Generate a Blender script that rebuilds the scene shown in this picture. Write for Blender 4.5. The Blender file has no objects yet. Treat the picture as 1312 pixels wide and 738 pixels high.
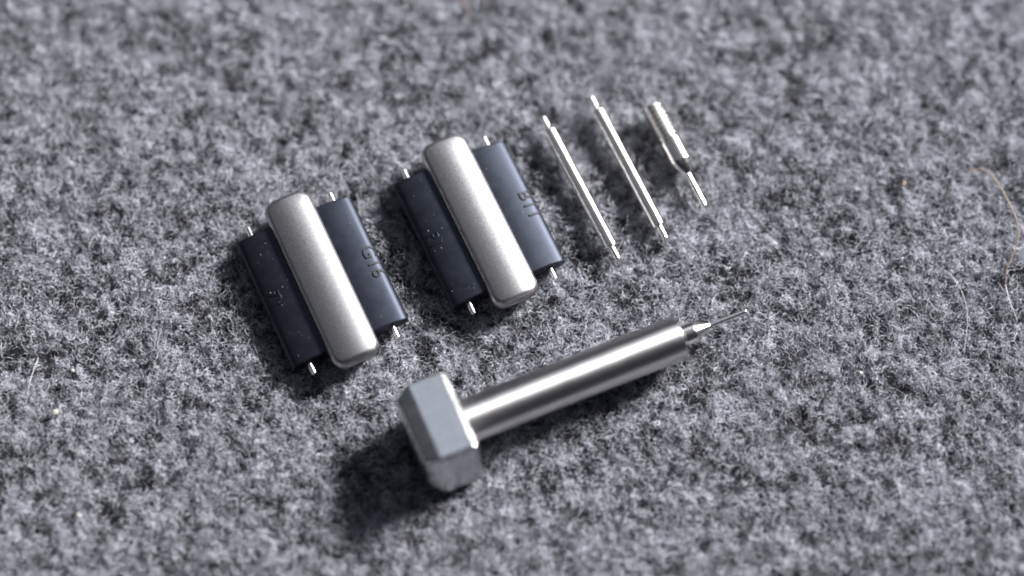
import bpy, bmesh, math, random
import numpy as np
from mathutils import Vector, Matrix

MM = 0.001                       # every length below is in millimetres
PI = math.pi
rng = np.random.default_rng(7)
sc = bpy.context.scene
col = sc.collection

# ---------------------------------------------------------------- camera
D, ELEV = 300.0, math.radians(70)
cam_d = bpy.data.cameras.new('camera')
cam = bpy.data.objects.new('camera', cam_d); col.objects.link(cam)
cam.location = (0, -D*math.cos(ELEV)*MM, D*math.sin(ELEV)*MM)
cam.rotation_euler = (PI/2-ELEV, 0, 0)
cam_d.sensor_width = 36; cam_d.lens = 82
cam_d.clip_start = 0.005; cam_d.clip_end = 20
cam_d.dof.use_dof = True
cam_d.dof.focus_distance = 0.2982
cam_d.dof.aperture_fstop = 4.7
cam_d.dof.aperture_blades = 0
sc.camera = cam

# ---------------------------------------------------------------- light
w = bpy.data.worlds.new('World'); sc.world = w; w.use_nodes = True
bg = w.node_tree.nodes['Background']
bg.inputs['Color'].default_value = (0.5, 0.66, 1.0, 1)
bg.inputs['Strength'].default_value = 0.03

def area(name, az, el, dist, sx, sy, power, colr):
    l = bpy.data.lights.new(name, 'AREA'); l.shape = 'RECTANGLE'
    l.size = sx; l.size_y = sy; l.energy = power; l.color = colr
    o = bpy.data.objects.new(name, l); col.objects.link(o)
    d = Vector((math.sin(az)*math.cos(el), math.cos(az)*math.cos(el), math.sin(el)))
    o.location = d*dist
    o.rotation_euler = d.to_track_quat('Z', 'Y').to_euler()
    return o
R = math.radians
area('window_light', R(53), R(31), 1.0, 0.25, 0.20, 42, (1.0, 0.985, 0.975))
area('north_fill_panel', R(6), R(50), 1.2, 1.0, 0.5, 1.5, (0.80, 0.87, 1.0))  # added soft fill panel, reflected as cool grey in the head's top face

area('overhead_fill_panel', R(-50), R(74), 1.3, 1.7, 1.7, 1.3, (0.92, 0.94, 1.0))  # added overhead fill panel, lifts the midtones of the bare metal
area('left_fill_panel', R(-80), R(30), 1.3, 1.0, 0.7, 0.25, (0.95, 0.97, 1.0))  # added side fill panel, brightens the left flanks of the spring bars

sc.view_settings.view_transform = 'Standard'
sc.view_settings.look = 'None'
sc.view_settings.exposure = 0.0
sc.view_settings.gamma = 1.0
sc.render.engine = 'CYCLES'
sc.cycles.use_denoising = True
sc.cycles.max_bounces = 6
sc.cycles.diffuse_bounces = 3
sc.cycles.glossy_bounces = 3
sc.cycles.filter_width = 1.8
sc.cycles_curves.shape = 'RIBBONS'

# ---------------------------------------------------------------- materials
def mat(name):
    m = bpy.data.materials.new(name); m.use_nodes = True
    nt = m.node_tree
    return m, nt, nt.nodes['Principled BSDF']
def nn(nt, t, **kw):
    n = nt.nodes.new(t)
    for k, v in kw.items():
        if k in n.inputs: n.inputs[k].default_value = v
        else: setattr(n, k, v)
    return n
def coords(nt, scale=(1, 1, 1)):
    t = nt.nodes.new('ShaderNodeTexCoord'); m = nt.nodes.new('ShaderNodeMapping')
    m.inputs['Scale'].default_value = scale
    nt.links.new(t.outputs['Object'], m.inputs['Vector'])
    return m.outputs[0]
def ramp(nt, fac, stops):
    r = nt.nodes.new('ShaderNodeValToRGB'); e = r.color_ramp.elements
    e[0].position, e[0].color = stops[0]; e[1].position, e[1].color = stops[-1]
    for p, c in stops[1:-1]:
        k = e.new(p); k.color = c
    nt.links.new(fac, r.inputs[0]); return r.outputs[0]
def g(v, a=1): return (v, v, v, a)

def metal(name, colr, rough, grain=None, gscale=9000, gamp=0.15, aniso=None, smudge=0.08, scale=(1, 1, 1), rvar=0.1, speckle=0):
    m, nt, b = mat(name)
    b.inputs['Metallic'].default_value = 1
    b.inputs['Base Color'].default_value = (*colr, 1)
    sm = nn(nt, 'ShaderNodeTexNoise', Scale=420.0, Detail=5.0, Roughness=0.6)
    nt.links.new(coords(nt), sm.inputs['Vector'])
    r = ramp(nt, sm.outputs['Fac'], [(0.3, g(max(rough-rvar, .03))), (0.72, g(rough+rvar))])
    nt.links.new(r, b.inputs['Roughness'])
    mx = nn(nt, 'ShaderNodeMix', data_type='RGBA', blend_type='MULTIPLY')
    mx.inputs[0].default_value = 1
    mx.inputs[6].default_value = (*colr, 1)
    nt.links.new(ramp(nt, sm.outputs['Fac'], [(0.32, g(1-smudge*2)), (0.6, g(1.0))]), mx.inputs[7])
    nt.links.new(mx.outputs[2], b.inputs['Base Color'])
    if speckle:
        sp = nn(nt, 'ShaderNodeTexNoise', Scale=7500.0, Detail=1.0)
        nt.links.new(coords(nt), sp.inputs['Vector'])
        m2 = nn(nt, 'ShaderNodeMix', data_type='RGBA', blend_type='MULTIPLY')
        m2.inputs[0].default_value = 1
        nt.links.new(mx.outputs[2], m2.inputs[6])
        nt.links.new(ramp(nt, sp.outputs['Fac'], [(0.35, g(1-speckle)), (0.65, g(1+speckle*.3))]), m2.inputs[7])
        nt.links.new(m2.outputs[2], b.inputs['Base Color'])
    if aniso:
        b.inputs['Anisotropic'].default_value = 0.75
        tg = nn(nt, 'ShaderNodeTangent', direction_type='RADIAL', axis=aniso)
        nt.links.new(tg.outputs[0], b.inputs['Tangent'])
        b.inputs['Anisotropic Rotation'].default_value = 0.25
    if grain:
        n = nn(nt, 'ShaderNodeTexNoise', Scale=float(gscale), Detail=2.0, Roughness=0.6)
        nt.links.new(coords(nt, scale), n.inputs['Vector'])
        bp = nn(nt, 'ShaderNodeBump', Strength=gamp, Distance=grain)
        nt.links.new(n.outputs['Fac'], bp.inputs['Height'])
        nt.links.new(bp.outputs[0], b.inputs['Normal'])
    return m

M_satin = metal('bead_blasted_steel', (0.37, 0.362, 0.372), 0.41, 0.000012, 6500, 1.0, rvar=0.0, smudge=0.0, speckle=0.3)
M_turned = metal('turned_steel', (0.62, 0.60, 0.605), 0.40, 0.000006, 2600, 1.0, scale=(1.7, 0.08, 0.08), rvar=0.02, smudge=0.03, aniso='X')
M_head = metal('milled_steel', (0.50, 0.51, 0.52), 0.27, 0.000004, 3000, 1.0, scale=(0.15, 1.2, 0.15), smudge=0.1, rvar=0.07)
M_polish = metal('polished_steel', (0.82, 0.80, 0.78), 0.22, None, rvar=0.03, smudge=0.03)
M_nickel = metal('nickel_plated_steel', (0.84, 0.82, 0.80), 0.22, rvar=0.03, smudge=0.02)

def plastic(name):
    m, nt, b = mat(name)
    v = coords(nt)
    n = nn(nt, 'ShaderNodeTexNoise', Scale=600.0, Detail=6.0, Roughness=0.65)
    nt.links.new(v, n.inputs['Vector'])
    nt.links.new(ramp(nt, n.outputs['Fac'], [(0.3, (0.029, 0.0325, 0.043, 1)), (0.75, (0.038, 0.042, 0.056, 1))]), b.inputs['Base Color'])
    nt.links.new(ramp(nt, n.outputs['Fac'], [(0.3, g(0.46)), (0.75, g(0.54))]), b.inputs['Roughness'])
    b.inputs['Metallic'].default_value = 1.0
    f = nn(nt, 'ShaderNodeTexNoise', Scale=7000.0, Detail=2.0)
    nt.links.new(v, f.inputs['Vector'])
    bp = nn(nt, 'ShaderNodeBump', Strength=0.3, Distance=0.000008)
    nt.links.new(f.outputs['Fac'], bp.inputs['Height']); nt.links.new(bp.outputs[0], b.inputs['Normal'])
    return m
M_black = plastic('black_coated_metal')

def plain(name, colr, rough=0.6, spec=0.5):
    m, nt, b = mat(name)
    n = nn(nt, 'ShaderNodeTexNoise', Scale=900.0, Detail=3.0)
    nt.links.new(coords(nt), n.inputs['Vector'])
    c0 = tuple(c*0.8 for c in colr)+(1,); c1 = tuple(min(c*1.15, 1) for c in colr)+(1,)
    nt.links.new(ramp(nt, n.outputs['Fac'], [(0.3, c0), (0.7, c1)]), b.inputs['Base Color'])
    b.inputs['Roughness'].default_value = rough
    b.inputs['Specular IOR Level'].default_value = spec
    return m
M_bore_shade = plain('bore_shade_colour', (0.01, 0.01, 0.012), 0.8, 0.2)  # near-black colour standing in for the shade inside the pin holes
M_letter = plain('dark_lettering', (0.012, 0.013, 0.018), 0.55, 0.3)
M_dust = plain('pale_dust', (0.5, 0.5, 0.54), 0.8)

def fibre_mat():
    m, nt, b = mat('wool_fibre')
    a = nn(nt, 'ShaderNodeAttribute', attribute_name='tone')
    c = ramp(nt, a.outputs['Fac'], [(0.0, (0.010, 0.010, 0.014, 1)), (0.35, (0.05, 0.052, 0.063, 1)),
                                    (0.6, (0.27, 0.275, 0.305, 1)), (1.0, (0.79, 0.81, 0.895, 1))])
    nt.links.new(c, b.inputs['Base Color'])
    b.inputs['Roughness'].default_value = 0.55
    b.inputs['Specular IOR Level'].default_value = 0.35
    return m
M_fibre = fibre_mat()

def felt_base_mat():
    m, nt, b = mat('felt_base')
    v = coords(nt)
    n = nn(nt, 'ShaderNodeTexNoise', Scale=900.0, Detail=8.0, Roughness=0.75)
    nt.links.new(v, n.inputs['Vector'])
    nt.links.new(ramp(nt, n.outputs['Fac'], [(0.35, (0.015, 0.015, 0.02, 1)), (0.55, (0.08, 0.08, 0.10, 1)), (0.75, (0.32, 0.33, 0.38, 1))]), b.inputs['Base Color'])
    b.inputs['Roughness'].default_value = 0.95
    b.inputs['Specular IOR Level'].default_value = 0.1
    bp = nn(nt, 'ShaderNodeBump', Strength=1.0, Distance=0.0006)
    nt.links.new(n.outputs['Fac'], bp.inputs['Height']); nt.links.new(bp.outputs[0], b.inputs['Normal'])
    return m
M_base = felt_base_mat()

# ---------------------------------------------------------------- helpers
def tag(o, label=None, cat=None, group=None, kind=None):
    if label: o['label'] = label
    if cat: o['category'] = cat
    if group: o['group'] = group
    if kind: o['kind'] = kind
    return o
def link(name, bm, m, parent=None, smooth=True, wn=False, loc=(0, 0, 0), rot=(0, 0, 0)):
    me = bpy.data.meshes.new(name)
    bmesh.ops.recalc_face_normals(bm, faces=bm.faces)
    bmesh.ops.scale(bm, vec=(MM, MM, MM), verts=bm.verts)
    bm.to_mesh(me); bm.free()
    me.materials.append(m)
    if smooth:
        me.shade_smooth()
        if hasattr(me, 'set_sharp_from_angle'): me.set_sharp_from_angle(angle=R(38))
    o = bpy.data.objects.new(name, me); col.objects.link(o)
    if wn:
        wn = o.modifiers.new('weighted_normals', 'WEIGHTED_NORMAL'); wn.keep_sharp = True; wn.weight = 90
    o.parent = parent
    o.location = Vector(loc)*MM; o.rotation_euler = rot
    return o
def empty(name, loc, rot=(0, 0, 0)):
    o = bpy.data.objects.new(name, None); col.objects.link(o)
    o.empty_display_size = 0.002
    o.location = Vector(loc)*MM; o.rotation_euler = rot
    return o
def rings_mesh(rings, cap0=True, cap1=True):
    bm = bmesh.new()
    V = [[bm.verts.new(p) for p in r] for r in rings]
    n = len(V[0])
    for a, b in zip(V, V[1:]):
        for i in range(n):
            bm.faces.new((a[i], a[(i+1) % n], b[(i+1) % n], b[i]))
    if cap0: bm.faces.new(V[0])
    if cap1: bm.faces.new(V[-1])
    return bm
def lathe(prof, n=64, axis='Y', cap0=True, cap1=True):
    """prof: (position along axis, radius); support rings keep the shading of long faces even"""
    q = [prof[0]]
    for (t0, r0), (t1, r1) in zip(prof, prof[1:]):
        l = math.hypot(t1-t0, r1-r0)
        if l > 0.15:
            e = min(0.05/l, .25)
            for k in (e, .5, 1-e) if l < 3 else (e, .25, .5, .75, 1-e): q.append((t0+(t1-t0)*k, r0+(r1-r0)*k))
        q.append((t1, r1))
    prof = q
    rings = []
    for t, r in prof:
        ring = []
        for i in range(n):
            a = 2*PI*i/n
            p = (r*math.cos(a), t, r*math.sin(a)) if axis == 'Y' else (t, r*math.cos(a), r*math.sin(a))
            ring.append(p)
        rings.append(ring)
    return rings_mesh(rings, cap0, cap1)
def catmull(pts, n=12):
    P = [Vector(p) for p in pts]; P = [2*P[0]-P[1]]+P+[2*P[-1]-P[-2]]
    out = []
    for i in range(1, len(P)-2):
        for k in range(n):
            t = k/n
            out.append(0.5*((2*P[i])+(P[i+1]-P[i-1])*t+(2*P[i-1]-5*P[i]+4*P[i+1]-P[i+2])*t*t+(3*P[i]-P[i-1]-3*P[i+1]+P[i+2])*t**3))
    out.append(P[-2]); return out
def tube_mesh(pts, r0, r1, n=8):
    rings = []
    for i, p in enumerate(pts):
        d = (pts[min(i+1, len(pts)-1)]-pts[max(i-1, 0)]).normalized()
        s = d.cross(Vector((0, 0, 1))).normalized(); u = s.cross(d)
        t = i/(len(pts)-1); r = r0+(r1-r0)*t
        rings.append([p+s*r*math.cos(2*PI*k/n)+u*r*math.sin(2*PI*k/n) for k in range(n)])
    return rings_mesh(rings)

# ---------------------------------------------------------------- felt
def vnoise(x, y, scale, seed):
    """smooth value noise in numpy"""
    r = np.random.default_rng(seed); G = r.random((257, 257))
    u = x/scale+400.37; v = y/scale+300.11
    iu = np.floor(u).astype(int); iv = np.floor(v).astype(int)
    fu = u-iu; fv = v-iv; fu = fu*fu*(3-2*fu); fv = fv*fv*(3-2*fv)
    a = G[iu % 256, iv % 256]; b = G[(iu+1) % 256, iv % 256]
    c = G[iu % 256, (iv+1) % 256]; d = G[(iu+1) % 256, (iv+1) % 256]
    return (a*(1-fu)+b*fu)*(1-fv)+(c*(1-fu)+d*fu)*fv
def felt_height(x, y):
    return (vnoise(x, y, 7.0, 1)-.5)*0.45+(vnoise(x, y, 2.2, 2)-.5)*0.6+(vnoise(x, y, 0.9, 3)-.5)*0.6

def felt_sheet():
    xs = np.linspace(-240, 240, 321); ys = np.linspace(-200, 260, 307)
    X, Y = np.meshgrid(xs, ys, indexing='ij')
    Z = felt_height(X, Y)*0.8-1.6
    co = np.stack([X, Y, Z], -1).reshape(-1, 3)*MM
    nx, ny = X.shape
    i, j = np.meshgrid(np.arange(nx-1), np.arange(ny-1), indexing='ij')
    a = (i*ny+j).ravel()
    faces = np.stack([a, a+ny, a+ny+1, a+1], -1)
    me = bpy.data.meshes.new('felt_cloth')
    me.from_pydata(co.tolist(), [], faces.tolist())
    me.materials.append(M_base); me.shade_smooth()
    o = bpy.data.objects.new('felt_ground', me); col.objects.link(o)
    tag(o, 'grey felted wool cloth lying under all the small metal parts', kind='structure')
felt_sheet()

def felt_fibres(N, P, seglen, x0, x1, y0, y1, seed, zlo, zhi, rlo, rhi, curl, name, label, tonebias=0.0):
    r = np.random.default_rng(seed)
    x = r.uniform(x0, x1, N); y = r.uniform(y0, y1, N)
    th = r.uniform(0, 2*PI, N)
    kap = r.normal(0, curl, N)
    lay = r.uniform(zlo, zhi, N)
    amp = r.uniform(0.04, 0.32, N); ph = r.uniform(0, 2*PI, N); fr = r.uniform(0.5, 1.6, N)
    sl = seglen*r.uniform(0.5, 1.4, N)
    pos = np.zeros((N, P, 3), np.float32)
    cx, cy = x.copy(), y.copy()
    for k in range(P):
        z = felt_height(cx, cy)-0.28+lay+amp*np.sin(ph+fr*k)
        pos[:, k, 0] = cx; pos[:, k, 1] = cy; pos[:, k, 2] = z
        cx = cx+np.cos(th)*sl; cy = cy+np.sin(th)*sl
        kap = kap*0.85+r.normal(0, curl*0.6, N)
        th = th+kap
    # wool of two colours, felted in small clouds
    f = 0.30*vnoise(x, y, 1.1, 11)+0.14*vnoise(x, y, 3.0, 12)+0.56*vnoise(x, y, 0.42, 13)
    big = vnoise(x, y, 22, 14)
    f = (f-0.5)*4.0+0.5+(big-.5)*0.10
    light = r.random(N) < np.clip(f+tonebias, 0.05, 0.97)
    tone = np.where(light, r.uniform(0.58, 1.0, N), r.uniform(0.0, 0.45, N)).astype(np.float32)
    # light wool stands a little prouder than the dark wool
    pos[:, :, 2] += np.where(light, 0.10, -0.12)[:, None]
    cu = bpy.data.hair_curves.new(name)
    cu.add_curves([P]*N)
    cu.points.foreach_set('position', (pos*MM).ravel().astype(np.float32))
    rad = (r.uniform(rlo, rhi, N)[:, None]*np.ones((1, P))).astype(np.float32)
    rad[:, -1] *= 0.35; rad[:, 0] *= 0.5
    at = cu.attributes.get('radius') or cu.attributes.new('radius', 'FLOAT', 'POINT')
    at.data.foreach_set('value', (rad*MM).ravel().astype(np.float32))
    t = cu.attributes.new('tone', 'FLOAT', 'CURVE')
    t.data.foreach_set('value', tone)
    cu.materials.append(M_fibre)
    o = bpy.data.objects.new(name, cu); col.objects.link(o)
    tag(o, label, kind='stuff')
    return o
felt_fibres(860000, 8, 0.15, -82, 82, -50, 60, 21, -1.1, 0.0, 0.009, 0.023, 0.36,
            'wool_fibres', 'matted light and dark grey wool fibres of the felt cloth')
felt_fibres(24000, 10, 0.30, -82, 82, -50, 60, 22, -0.1, 0.5, 0.009, 0.018, 0.60,
            'loose_wool_fibres', 'fine loose curled fibres standing up from the grey felt', tonebias=0.25)

# ---------------------------------------------------------------- lug adapters
def centre_bar():
    hx, hy, rc, zb, zt = 3.2, 12.25, 1.6, 0.75, 4.35
    NC = 8
    def outline(d):
        ax, ay = max(hx-d, .02), max(hy-d, .02); rr = max(rc-d, 0.015)
        pts = []
        for cxs, cys, a0 in ((1, 1, 0), (-1, 1, 90), (-1, -1, 180), (1, -1, 270)):
            c = (cxs*(ax-rr), cys*(ay-rr))
            for k in range(NC+1):
                a = R(a0+90*k/NC); pts.append((c[0]+rr*math.cos(a), c[1]+rr*math.sin(a)))
            # points along the straight that follows
            nxt = {(1, 1): (-1, 1), (-1, 1): (-1, -1), (-1, -1): (1, -1), (1, -1): (1, 1)}[(cxs, cys)]
            a = R(a0+90); p0 = Vector((c[0]+rr*math.cos(a), c[1]+rr*math.sin(a)))
            c2 = (nxt[0]*(ax-rr), nxt[1]*(ay-rr)); p1 = Vector((c2[0]+rr*math.cos(a), c2[1]+rr*math.sin(a)))
            m = 28 if cys != nxt[1] else 8
            for k in range(1, m): pts.append(tuple(p0.lerp(p1, k/m)))
        return pts
    crown = lambda u, v: zt-u*u/(2*7.2)-max(abs(v)-10, 0)**2*0.06
    rings = []
    for d, z in ((0.7, zb), (0.5, zb+.12), (0.25, zb+.9), (0.08, zb+1.6), (0, zb+2.2)):
        rings.append([(u, v, z) for u, v in outline(d)])
    f = 0.45   # fillet radius
    for k in range(0, 9):
        a = k/8*PI/2
        d = 1.5*f*(1-math.cos(a)); drop = 1.8*f*(1-math.sin(a))
        rings.append([(u, v, crown(u, v)-drop) for u, v in outline(d)])
    for d in (0.8, 1.0, 1.25, 1.6, 2.0, 2.4, 2.8, 3.1, 3.19):
        rings.append([(u, v, crown(u, v)) for u, v in outline(d)])
    return rings_mesh(rings)

def wing_profile():
    # (u, z) around the section, seen along the wing; inner edge hidden under the centre bar
    top = [(2.7, 2.95), (3.6, 2.98), (4.6, 2.95), (5.6, 2.83), (6.4, 2.70), (7.0, 2.56), (7.4, 2.42), (7.72, 2.2), (7.96, 1.85), (8.06, 1.45),
           (8.0, 1.05), (7.8, .78), (7.5, .6), (6.5, .42), (5.2, .35), (4.0, .35), (2.7, .35), (2.6, 0.6), (2.6, 1.4), (2.6, 2.7)]
    return top
def wing(sgn):
    P = wing_profile(); cx, cz = 5.2, 1.65; L = 9.3
    def ring(v, k, n):
        out = []
        for u, z in P:
            d = Vector((u-cx, z-cz)); l = d.length; d = d*(max(l-k, 0.05)/l)
            out.append((sgn*(cx+d.x), v, cz+d.y))
        return out
    rings = [ring(-L, .22, 0), ring(-L+.04, .1, 0), ring(-L+.16, .02, 0), ring(-L+.3, 0, 0)]
    for k in range(1, 12): rings.append(ring(-L+.3+(2*L-.6)*k/12, 0, 0))
    rings += [ring(L-.3, 0, 0), ring(L-.16, .02, 0), ring(L-.04, .1, 0), ring(L, .22, 0)]
    return rings_mesh(rings)
PIN_U, PIN_Z = 5.75, 1.62
def pin_bm(s):
    L = 9.2
    pr = [(L-1, .36), (L+1.55, .36), (L+1.72, .33), (L+1.80, .24), (L+1.82, .05)]
    return lathe([(s*t, r) for t, r in pr], 32)
def bore_shade_bm(s):
    return lathe([(s*9.31, .52), (s*9.325, .50)], 32)  # flat disc on the closed wing end, painted as a shaded hole
def lettering(txt, parent, u, v, size, lm, rise=0.0, spacing=1.1):
    """raised lettering: reads down the wing with its top towards +u"""
    c = bpy.data.curves.new('lettering', 'FONT')
    c.body = txt; c.size = size; c.align_x = 'CENTER'; c.align_y = 'CENTER'
    c.extrude = 0.09 if u > 0 else 0.02; c.bevel_depth = 0.05; c.bevel_resolution = 2; c.offset = -0.03
    c.space_character = spacing; c.resolution_u = 6
    t = bpy.data.objects.new('tmp', c); col.objects.link(t)
    dg = bpy.context.evaluated_depsgraph_get()
    me = bpy.data.meshes.new_from_object(t.evaluated_get(dg))
    bpy.data.objects.remove(t)
    me.name = 'lettering'
    sg = 1 if u > 0 else -1
    import bisect
    prof = [p for p in wing_profile()[:10]]
    def ztop(au):
        for (a, za), (b, zb) in zip(prof, prof[1:]):
            if a <= au <= b: return za+(zb-za)*(au-a)/(b-a)
        return prof[0][1] if au < prof[0][0] else 1.5
    bm = bmesh.new(); bm.from_mesh(me)
    bmesh.ops.triangulate(bm, faces=bm.faces)
    for _ in range(4):           # short edges, so that the letters can follow the curved wing
        lg = [e for e in bm.edges if e.calc_length() > 0.28]
        if not lg: break
        bmesh.ops.subdivide_edges(bm, edges=lg, cuts=1)
        bmesh.ops.triangulate(bm, faces=[f for f in bm.faces if len(f.verts) > 3])
    for vt in bm.verts:
        x, y, z = vt.co
        uu = u+y; vv = v-x
        vt.co = (uu, vv, ztop(abs(uu))+z+rise)
    m2 = bpy.data.meshes.new('lettering')
    bmesh.ops.scale(bm, vec=(MM, MM, MM), verts=bm.verts); bm.to_mesh(m2); bm.free()
    m2.materials.append(lm)
    o = bpy.data.objects.new('lettering', m2); col.objects.link(o); o.parent = parent
    return o
def dust(parent, sgn, seed, n, v0=-8.5, v1=8.5, spots=()):
    r = random.Random(seed); bm = bmesh.new()
    prof = wing_profile()[:10]
    def ztop(au):
        for (a, za), (b, zb) in zip(prof, prof[1:]):
            if a <= au <= b: return za+(zb-za)*(au-a)/(b-a)
        return 2.9
    L = [(r.uniform(3.7, 7.2), r.uniform(v0, v1), r.choice((.02, .022, .025, .03, .04))) for _ in range(n)]+list(spots)
    L = [(u+r.uniform(-.1, .1), v+r.uniform(-.25, .25), q*r.uniform(.7, 1.1)) for u, v, q in L]
    for u, v, s in L:
        ret = bmesh.ops.create_icosphere(bm, subdivisions=1, radius=s)
        bmesh.ops.transform(bm, verts=ret['verts'], matrix=Matrix.Translation((sgn*u, v, ztop(u)+s*.4)) @ Matrix.Rotation(r.uniform(0, 3), 4, 'Z') @ Matrix.Diagonal((r.uniform(.8, 2.0), 1, .7, 1)))
    o = link('dust', bm, M_dust, parent); tag(o, kind='stuff')
    return o

def lug_adapter(cx, cy, ang, label, rtxt, ltxt, seed, roll=0.0):
    # local +v points to the far end of the adapter, local +u to its right
    root = empty('lug_adapter', (cx, cy, 0), (0, roll, R(ang)))
    tag(root, label, 'watch adapter', 'watch lug adapters with a steel bar between black wings')
    link('centre_bar', centre_bar(), M_satin, root, wn=True)
    for s, txt in ((-1, ltxt), (1, rtxt)):
        wg = link('wing', wing(s), M_black, root, wn=True)
        wg['label'] = 'black wing on the %s side of the steel bar' % ('right' if s > 0 else 'left')
        for e in (1, -1):
            link('pin', pin_bm(e), M_nickel, wg, loc=(s*PIN_U, 0, PIN_Z))
            link('bore_shade_disc', bore_shade_bm(e), M_bore_shade, wg, loc=(s*PIN_U, 0, PIN_Z))
        lettering(txt, wg, 7.0 if s > 0 else -6.4, -0.5 if s > 0 else -0.1, 2.55 if s > 0 else 2.1, M_letter if s > 0 else M_black)
        dust(wg, s, seed+s, 17 if s < 0 else 6, spots=[(6.6, 1.2, .05), (5.6, .2, .045), (5.9, -1.4, .05), (4.9, 1.0, .05), (6.2, .6, .04)] if s < 0 else [])
    return root
lug_adapter(-24.32, 0.22, 24.9, 'watch lug adapter marked G16, the left one nearest the steel tool head', 'G16', '7Y', 5)
lug_adapter(-4.375, 8.16, 25.1, 'watch lug adapter marked B11, the one beside the two loose spring bars', 'B11', 'P1', 9, roll=R(3))

# ---------------------------------------------------------------- loose spring bars
def spring_bar(p0, p1, z0, z1, label, ra=.86):
    A = Vector((*p0, z0)); B = Vector((*p1, z1)); m = (A+B)/2; d = (B-A)
    L = d.length/2
    root = empty('spring_bar', m)
    root.rotation_mode = 'QUATERNION'; root.rotation_quaternion = d.to_track_quat('Y', 'Z')
    tag(root, label, 'spring bar', 'loose steel spring bars on the felt')
    b = L-1.95
    link('tube', lathe([(-b, .30), (-b, ra-.16), (-b+.12, ra-.05), (-b+.35, ra), (b-.12, ra), (b-.03, ra-.03), (b, ra-.10), (b, .52), (b-.3, .5)], 48), M_polish, root)
    link('tip', lathe([(-L, .12), (-L+.06, .3), (-L+.2, .43), (-b-.35, .44), (-b-.2, .28), (-b+.3, .25)], 32), M_polish, root)
    link('tip', lathe([(b-.5, .43), (L-.12, .43), (L-.03, .39), (L, .2)], 32), M_polish, root)
    return root
spring_bar((4.01, 23.41), (13.67, 3.42), 1.4, 1.15, 'loose steel spring bar next to the B11 adapter, left one of the pair')
spring_bar((10.41, 26.23), (19.86, 6.32), 1.4, 1.15, 'loose steel spring bar lying between the other spring bar and the threaded tip')

# ---------------------------------------------------------------- threaded spare tip
def thread_bm(y0, y1, r0, r1, pitch, n=48):
    m = int((y1-y0)/pitch*12); rings = []
    for j in range(m+1):
        y = y0+(y1-y0)*j/m; ring = []
        for i in range(n):
            a = 2*PI*i/n
            ph = ((y/pitch)+i/n) % 1.0
            t = 1-abs(2*ph-1); t = min(max((t-.12)/.7, 0), 1)
            fade = min(1, (y-y0)/.35, (y1-y)/.25+.0)
            r = r0+(r1-r0)*t*max(fade, 0)
            ring.append((r*math.cos(a), y, r*math.sin(a)))
        rings.append(ring)
    return rings_mesh(rings)
def threaded_tip():
    A = Vector((18.35, 24.85, 1.9)); B = Vector((25.03, 10.9, 1.1)); d = B-A; L = d.length
    root = empty('threaded_tip', A); root.rotation_mode = 'QUATERNION'; root.rotation_quaternion = d.to_track_quat('Y', 'Z')
    tag(root, 'spare threaded steel tip with a thin pin, rightmost loose part on the felt', 'threaded tip')
    link('thread', thread_bm(0, 5.5, 1.08, 1.5, .6), M_nickel, root)
    link('body', lathe([(5.35, .8), (5.4, 1.2), (5.6, 1.44), (8.6, 1.44), (8.8, 1.40), (9.4, 1.2), (9.95, .95), (10.4, .66), (10.65, .44), (10.7, .38)], 48), M_nickel, root)
    link('pin', lathe([(10.5, .41), (L-.1, .41), (L-.02, .37), (L, .2)], 32), M_nickel, root)
threaded_tip()

# ---------------------------------------------------------------- the tool
def tool():
    A = Vector((-5.43, -19.1, 4.3)); d = Vector((math.cos(R(22.6)), math.sin(R(22.6)), -0.012)).normalized()
    root = empty('pin_pusher_tool', A)
    x = d; z = (Vector((0, 0, 1))-x*x.z).normalized(); y = z.cross(x)
    root.rotation_euler = Matrix((x, y, z)).transposed().to_euler()
    tag(root, 'steel pin pusher tool with a block head and thin pin tip, lying in front', 'tool')
    # local x runs from the head to the tip; the head face is at x = 0
    W, H, T = 5.8, 4.45, 7.6
    def rr(w, h, r, k=5):
        pts = []
        for sx, sy, a0 in ((1, 1, 0), (-1, 1, 90), (-1, -1, 180), (1, -1, 270)):
            for j in range(k+1):
                a = R(a0+90*j/k); pts.append((sx*(w-r)+r*math.cos(a), sy*(h-r)+r*math.sin(a)))
        return pts
    roll = R(12)
    rings = []
    for xx, ins, r in ((-.5, .42, .3), (-.58, .30, .3), (-1.1, .04, .3), (-1.22, 0, .35), (-1.28, 0, .35), (-3.3, 0, .35), (-5.3, 0, .35), (-5.4, 0, .35), (-5.6, .04, .35),
                       (-6.1, .26, .35), (-6.8, .6, .4), (-7.3, .9, .45), (-T, 1.25, .5)):
        ring = []
        for a, b in rr(W-ins, H-ins, r):
            b -= 0.4
            ya = a*math.cos(roll)+b*math.sin(roll); zb = -a*math.sin(roll)+b*math.cos(roll)
            ring.append((xx, ya, zb))
        rings.append(ring)
    link('head', rings_mesh(rings), M_head, root, wn=True)
    Ls = 28.7
    link('shaft', lathe([(-1.0, 2.86), (Ls-.16, 2.86), (Ls-.05, 2.81), (Ls, 2.70), (Ls, 1.5), (Ls-.6, 1.45)], 96, axis='X'), M_turned, root)
    link('tip_holder', lathe([(Ls-.8, 1.36), (Ls+.25, 1.36), (Ls+.3, 1.28), (Ls+.5, 1.28), (Ls+.55, 1.38), (Ls+2.0, 1.38), (Ls+2.08, 1.33), (Ls+4.1, .42), (Ls+4.2, .36)], 64, axis='X'), M_polish, root)
    link('pin', lathe([(Ls+4.0, .33), (Ls+9.15, .33), (Ls+9.22, .29), (Ls+9.22, .16), (Ls+9.0, .12)], 32, axis='X'), M_polish, root)
tool()

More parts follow.
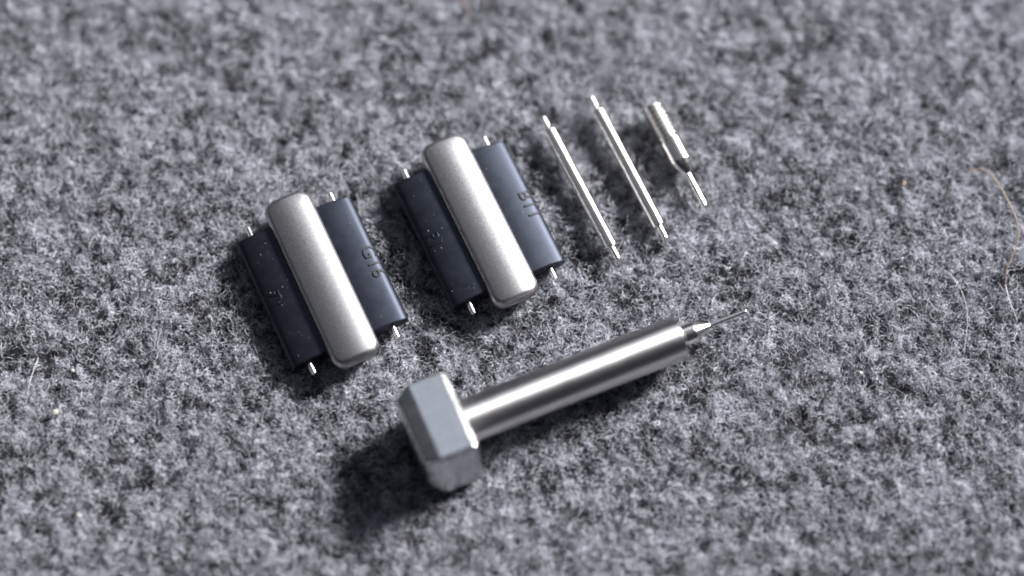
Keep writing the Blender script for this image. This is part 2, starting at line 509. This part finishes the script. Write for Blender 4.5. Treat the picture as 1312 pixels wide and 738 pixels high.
# ---------------------------------------------------------------- stray hairs, lint and grit
def hair(name, pts, r0, r1, m, label, cat, group=None):
    P = catmull(pts)
    o0 = P[0].copy()
    bm = tube_mesh([p-o0 for p in P], r0, r1)
    o = link(name, bm, m, loc=o0); tag(o, label, cat, group); return o
M_brown = plain('brown_hair', (0.22, 0.14, 0.095), 0.5)
M_white = plain('white_hair', (0.5, 0.5, 0.53), 0.5)
M_orange = plain('orange_lint', (0.3, 0.2, 0.13), 0.8)
M_grit = plain('pale_grit', (0.42, 0.41, 0.36), 0.5)
hair('stray_hair', [(59.9, 16.4, .3), (61.8, 16.1, .6), (63.5, 14, .75), (64.65, 11.3, .8), (65.5, 8.8, .7), (65.5, 6.7, .6), (64.7, 4.5, .55), (63.7, 2.35, .6), (63.4, .2, .5)],
     .11, .045, M_brown, 'long curved brown hair at the right edge of the felt', 'hair')
hair('stray_hair', [(63.4, .3, .5), (63.6, -1.5, .7), (64, -2.7, .5), (64.6, -4.6, .3)], .045, .04, M_white,
     'short pale hair running on below the brown hair at the right edge', 'hair')
hair('stray_hair', [(53.8, 2.2, .4), (55.3, 2.3, .8), (56.75, .9, 1), (57.7, -1, .9), (58.15, -3.5, .8), (58, -5.9, .6), (57.5, -8.8, .2)], .035, .03, M_white,
     'thin white hair bent in an arch, left of the brown hair', 'hair')
hair('stray_hair', [(-60.2, -9.5, .3), (-60.8, -12.5, 1.0), (-61.05, -14.6, 1.0), (-61.4, -16.6, .3)], .045, .04, M_white,
     'short straight white hair near the left edge of the felt', 'hair')
hair('stray_hair', [(47.7, -25.2, .3), (48.3, -27.2, .9), (48.3, -28.8, .9), (47.9, -30.6, .3)], .035, .03, M_white,
     'short blurred white hair low on the right of the felt', 'hair')
hair('stray_hair', [(-7.4, 41.5, .4), (-6.1, 39.8, .8), (-5.4, 38.6, .4)], .06, .05, M_brown,
     'small brown hair at the top edge of the felt', 'hair')
def speck(name, x, y, z, s, m, label, cat, seed, stretch=1.0):
    r = random.Random(seed); bm = bmesh.new()
    bmesh.ops.create_icosphere(bm, subdivisions=2, radius=s)
    for vtx in bm.verts: vtx.co *= r.uniform(.8, 1.15)
    bmesh.ops.transform(bm, verts=bm.verts, matrix=Matrix.Rotation(r.uniform(0, 3), 4, 'Z') @ Matrix.Diagonal((stretch, 1, .75, 1)))
    tag(link(name, bm, m, loc=(x, y, z)), label, cat)
speck('grit_speck', -57.6, -16.8, .45, .42, M_grit, 'largest pale grit speck, below the straight white hair on the left', 'grit', 1, 1.3)
speck('grit_speck', -55.7, -11.3, .45, .26, M_grit, 'small pale grit speck right of the straight white hair', 'grit', 2)
speck('grit_speck', 44.2, -11.6, .45, .24, M_grit, 'pale grit speck on the felt right of the tool tip', 'grit', 3)
speck('grit_speck', -53.8, -30.2, .45, .34, M_grit, 'blurred pale grit speck near the lower left corner', 'grit', 4)
speck('lint_fleck', 51.2, 14.4, .35, .22, M_orange, 'tiny orange lint fleck left of the brown hair', 'lint', 5, 1.8)
